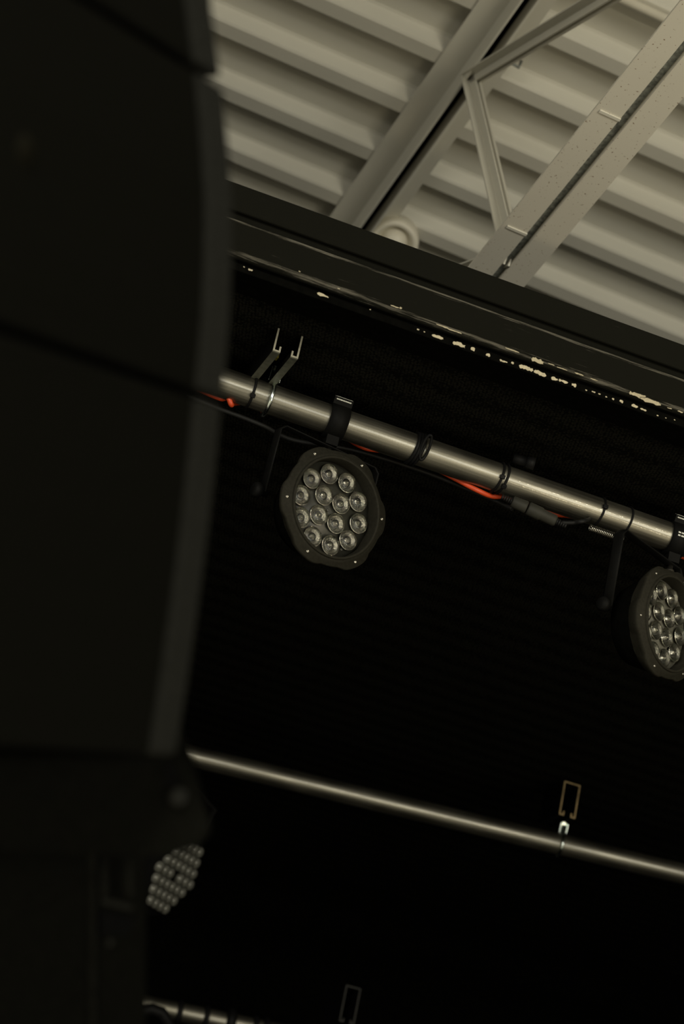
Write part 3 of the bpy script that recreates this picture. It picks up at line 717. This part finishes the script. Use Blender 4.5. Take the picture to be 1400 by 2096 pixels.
# seam direction: horizontal run of the grille, away to the right
gd = (RT * 2045 + DN * 552 + FWD * FPX).normalized()
gup = (-DN + RT * .02); gup = (gup - gd * gup.dot(gd)).normalized()
gn = gd.cross(gup).normalized()            # faces the open side
if gn.dot(CAM - U(300, 1000, 1.3)) < 0: gn = -gn
DE = 1.42                                  # depth of the far edge
prof = [(415, -420), (428, -200), (440, 0), (452, 80), (463, 160), (474, 280), (482, 400), (481, 520), (476, 640), (466, 760), (455, 850), (443, 980), (427, 1120), (411, 1240), (394, 1360), (376, 1480), (366, 1540)]
def prof_x(y):
    for (xa, ya), (xb, yb) in zip(prof[:-1], prof[1:]):
        if ya <= y <= yb: return xa + (xb - xa) * (y - ya) / (yb - ya)
    return prof[0][0] if y < prof[0][1] else prof[-1][0]
def cabinet(y0, y1, tilt0, tilt1, label, first, badge=None):
    ys = [y0 + (y1 - y0) * k / 8 for k in range(9)]
    mid = U(prof_x((y0 + y1) / 2) - 60, (y0 + y1) / 2, DE)
    root = thing('line_array_speaker', label, 'loudspeaker', mid, 'hanging line array cabinets')
    # grille: outer edge of the strip, inner edge of the strip, then away to the left along the run of the front
    W = .40
    def rowdir(t):
        yy = y0 + (y1 - y0) * t
        k = tilt0 + (tilt1 - tilt0) * t
        # run of this row through its edge point, seen at image slope k
        e = U(prof_x(yy) - 62, yy, DE)
        f = U(prof_x(yy) - 62 - 300, yy - 300 * k, DE * .88)
        return e, (f - e).normalized()
    back = -gn * .30
    rows_f, rows_e, rows_o = [], [], []
    for k, yy in enumerate(ys):
        e, dr = rowdir(k / 8)
        o = U(prof_x(yy), yy + 62 * (tilt0 + (tilt1 - tilt0) * k / 8) * .9, DE + .012)
        rows_e.append(e); rows_f.append(e + dr * W); rows_o.append(o)
    def sheet(A, B, thick, name, mtl, bev=.0):
        m = MB(); a = [m.bm.verts.new(p) for p in A]; b = [m.bm.verts.new(p) for p in B]
        a2 = [m.bm.verts.new(p + thick) for p in A]; b2 = [m.bm.verts.new(p + thick) for p in B]
        for i in range(len(A) - 1):
            for q in ((a[i], b[i], b[i + 1], a[i + 1]), (a2[i], a2[i + 1], b2[i + 1], b2[i]), (a[i], a[i + 1], a2[i + 1], a2[i]), (b[i], b2[i], b2[i + 1], b[i + 1])):
                m.bm.faces.new(q)
        m.bm.faces.new((a[0], a2[0], b2[0], b[0])); m.bm.faces.new((a[-1], b[-1], b2[-1], a2[-1]))
        o = m.build(name, mtl, root, bevel=bev, seg=3)
        for p in o.data.polygons: p.use_smooth = False
        return o
    g = sheet(rows_f, rows_e, -gn * .012, 'front_grille', M['grille'], .003)
    sheet([p + gn * .003 for p in rows_e], rows_o, -gn * .03, 'edge_trim', M['cab'], .004)
    # cabinet body behind the grille
    ins = [p - gn * .013 for p in rows_f]; ins2 = [p - gn * .031 for p in rows_o]
    sheet(ins, ins2, -gn * .25 - gd * .10, 'cabinet', M['cab_dark'], .004)
    if badge:
        bc_ = hit(badge[0], badge[1], rows_e[4], gn) + gn * .0035
        up_ = (rows_e[3] - rows_e[5]).normalized()
        MB().lathe([(.0, 0), (.0085, 0), (.0085, .002), (.007, .003), (0, .003)], bc_, gn, 28).build('badge', M['badge'], root)
    return root
cabinet(-430, 128, .85, .63, 'topmost black loudspeaker cabinet of the hanging array at the upper left edge', True)
cabinet(146, 797, .62, .345, 'middle black loudspeaker cabinet of the hanging array with a small badge on its grille', True, (36, 308))
cabinet(814, 1545, .335, .06, 'lowest black loudspeaker cabinet of the hanging array above the bracket', True)
# rigging bracket under the array
br = thing('speaker_bracket', 'black rigging bracket with a round grey bolt under the hanging loudspeakers', 'bracket', U(330, 1650, 1.46))
pl = [(-260, 1546), (330, 1546), (352, 1545), (372, 1545), (392, 1590), (415, 1645), (432, 1690), (430, 1712), (405, 1738), (360, 1752), (310, 1758), (-260, 1730)]
MB().prism([U(a, b, 1.47) for a, b in pl], (U(0, 0, 1.50) - U(0, 0, 1.47)) * 4).build('side_plate', M['cab_dark'], br, bevel=.004)
q = U(365, 1630, 1.466); MB().lathe([(0, 0), (.0062, 0), (.0062, .003), (.005, .0045), (0, .0045)], q, -FWD, 24).build('bolt_head', M['bolt'], br)
sl = [(338, 1560), (362, 1566), (366, 1600), (352, 1612), (338, 1600)]
MB().prism([U(a, b, 1.4695) for a, b in sl], FWD * .0004 - FWD * .0012).build('slot', M['recess'], br)
# lower cabinet
lo = thing('subwoofer_cabinet', 'black cabinet with a recessed bar handle below the bracket in the lower left corner', 'loudspeaker', U(60, 2096, 1.6))
D2 = 1.58
def q2(a, b, dd=0.): return U(a, b, D2 + dd)
MB().loft([q2(-320, 1722, -.05), q2(184, 1722), q2(184, 2700), q2(-320, 2700, -.05)], [q2(-320, 1722, .35), q2(150, 1722, .4), q2(150, 2700, .4), q2(-320, 2700, .35)]).build('cabinet', M['cab_dark'], lo, bevel=.004)
MB().loft([q2(180, 1722, -.001), q2(197, 1722, -.004), q2(197, 2700, -.004), q2(180, 2700, -.001)], [q2(180, 1722, .1), q2(200, 1722, .1), q2(200, 2700, .1), q2(180, 2700, .1)]).build('corner_trim', M['cab_trim'], lo, bevel=.002)
MB().loft([q2(198, 1722, .002), q2(300, 1722, .03), q2(300, 2700, .03), q2(198, 2700, .002)], [q2(198, 1722, .35), q2(290, 1722, .35), q2(290, 2700, .35), q2(198, 2700, .35)]).build('end_panel', M['cab_dark'], lo, bevel=.003)
MB().loft([q2(205, 1868, .0), q2(280, 1880, .02), q2(262, 1912, .018), q2(205, 1914, .0)], [q2(205, 1868, .03), q2(280, 1880, .04), q2(262, 1912, .04), q2(205, 1914, .03)]).build('handle_recess', M['recess'], lo)
for xs in (210, 263):
    MB().tube([q2(xs, 1750, .0), q2(xs + 1, 1800, -.002), q2(xs + 2, 1836, .0)], .0028, 10).build('handle_bar', M['cab_trim'], lo)
MB().loft([q2(204, 1836, -.003), q2(272, 1850, .017), q2(272, 1866, .017), q2(204, 1850, -.003)], [q2(204, 1836, .03), q2(272, 1850, .04), q2(272, 1866, .04), q2(204, 1850, .03)]).build('handle_plate', M['cab'], lo, bevel=.002)
pb_ = q2(80, 2400, .2)
MB().box((pb_.x, pb_.y, pb_.z / 2), (.12, 0, 0), (0, .15, 0), (0, 0, pb_.z / 2)).build('base', M['cab_dark'], lo, bevel=.004)
MB().lathe([(0, 0), (.003, 0), (.003, .002), (0, .003)], q2(224, 1928, .006), -FWD, 16).build('bolt_head', M['bolt'], lo)

# ------------------------------------------------------------------ light of the room, with added unseen lights
def area(name, loc, target, sx, sy, power, col=(1, .93, .78)):
    l = bpy.data.lights.new(name, 'AREA'); l.shape = 'RECTANGLE'; l.size = sx; l.size_y = sy; l.energy = power; l.color = col
    o = bpy.data.objects.new(name, l); COL.objects.link(o); o.location = loc
    d = Vector(target) - Vector(loc); o.rotation_euler = d.to_track_quat('-Z', 'Y').to_euler()
    return o
area('window_light', (5.2, -5.2, 2.0), (.8, 4, 3.3), 4.5, 2.4, 235, (1, .96, .82))
area('bounce_fill', (-1.6, -1.6, 3.3), (-1.2, -.8, 0), 2.2, 2.2, 300, (1, .95, .82))  # unseen area light, added so the floor bounces light onto the deck
def pipe_glint_strip(name, a, b, target, wd, power, col):
    a, b = Vector(a), Vector(b); o = area(name, (a + b) / 2, target, (b - a).length, wd, power, col)
    x = (b - a).normalized(); z = ((a + b) / 2 - Vector(target)); z = (z - x * z.dot(x)).normalized(); y = z.cross(x)
    o.rotation_euler = Matrix((x, y, z)).transposed().to_euler()
pipe_glint_strip('pipe_glint_strip', (1.25, 1.615, 3.05), (2.2, 1.975, 3.046), (.6, 3.42, 2.87), .008, 9, (1, .90, .68))  # unseen strip added to draw a highlight along the upper pipe
pipe_glint_strip('pipe_glint_strip', (1.17, 1.76, 2.09), (2.2, 2.145, 2.115), (.6, 3.42, 2.85), .008, 6.5, (1, .84, .56))  # second added strip, lower, for another highlight line on that pipe
w = bpy.data.worlds.new('room_ambience'); sc.world = w; w.use_nodes = True
w.node_tree.nodes['Background'].inputs[0].default_value = (1, .95, .80, 1); w.node_tree.nodes['Background'].inputs[1].default_value = .2

sc.view_settings.view_transform = 'Standard'; sc.view_settings.look = 'None'
sc.view_settings.exposure = 0.0; sc.view_settings.gamma = 1.0; sc.view_settings.use_curve_mapping = False
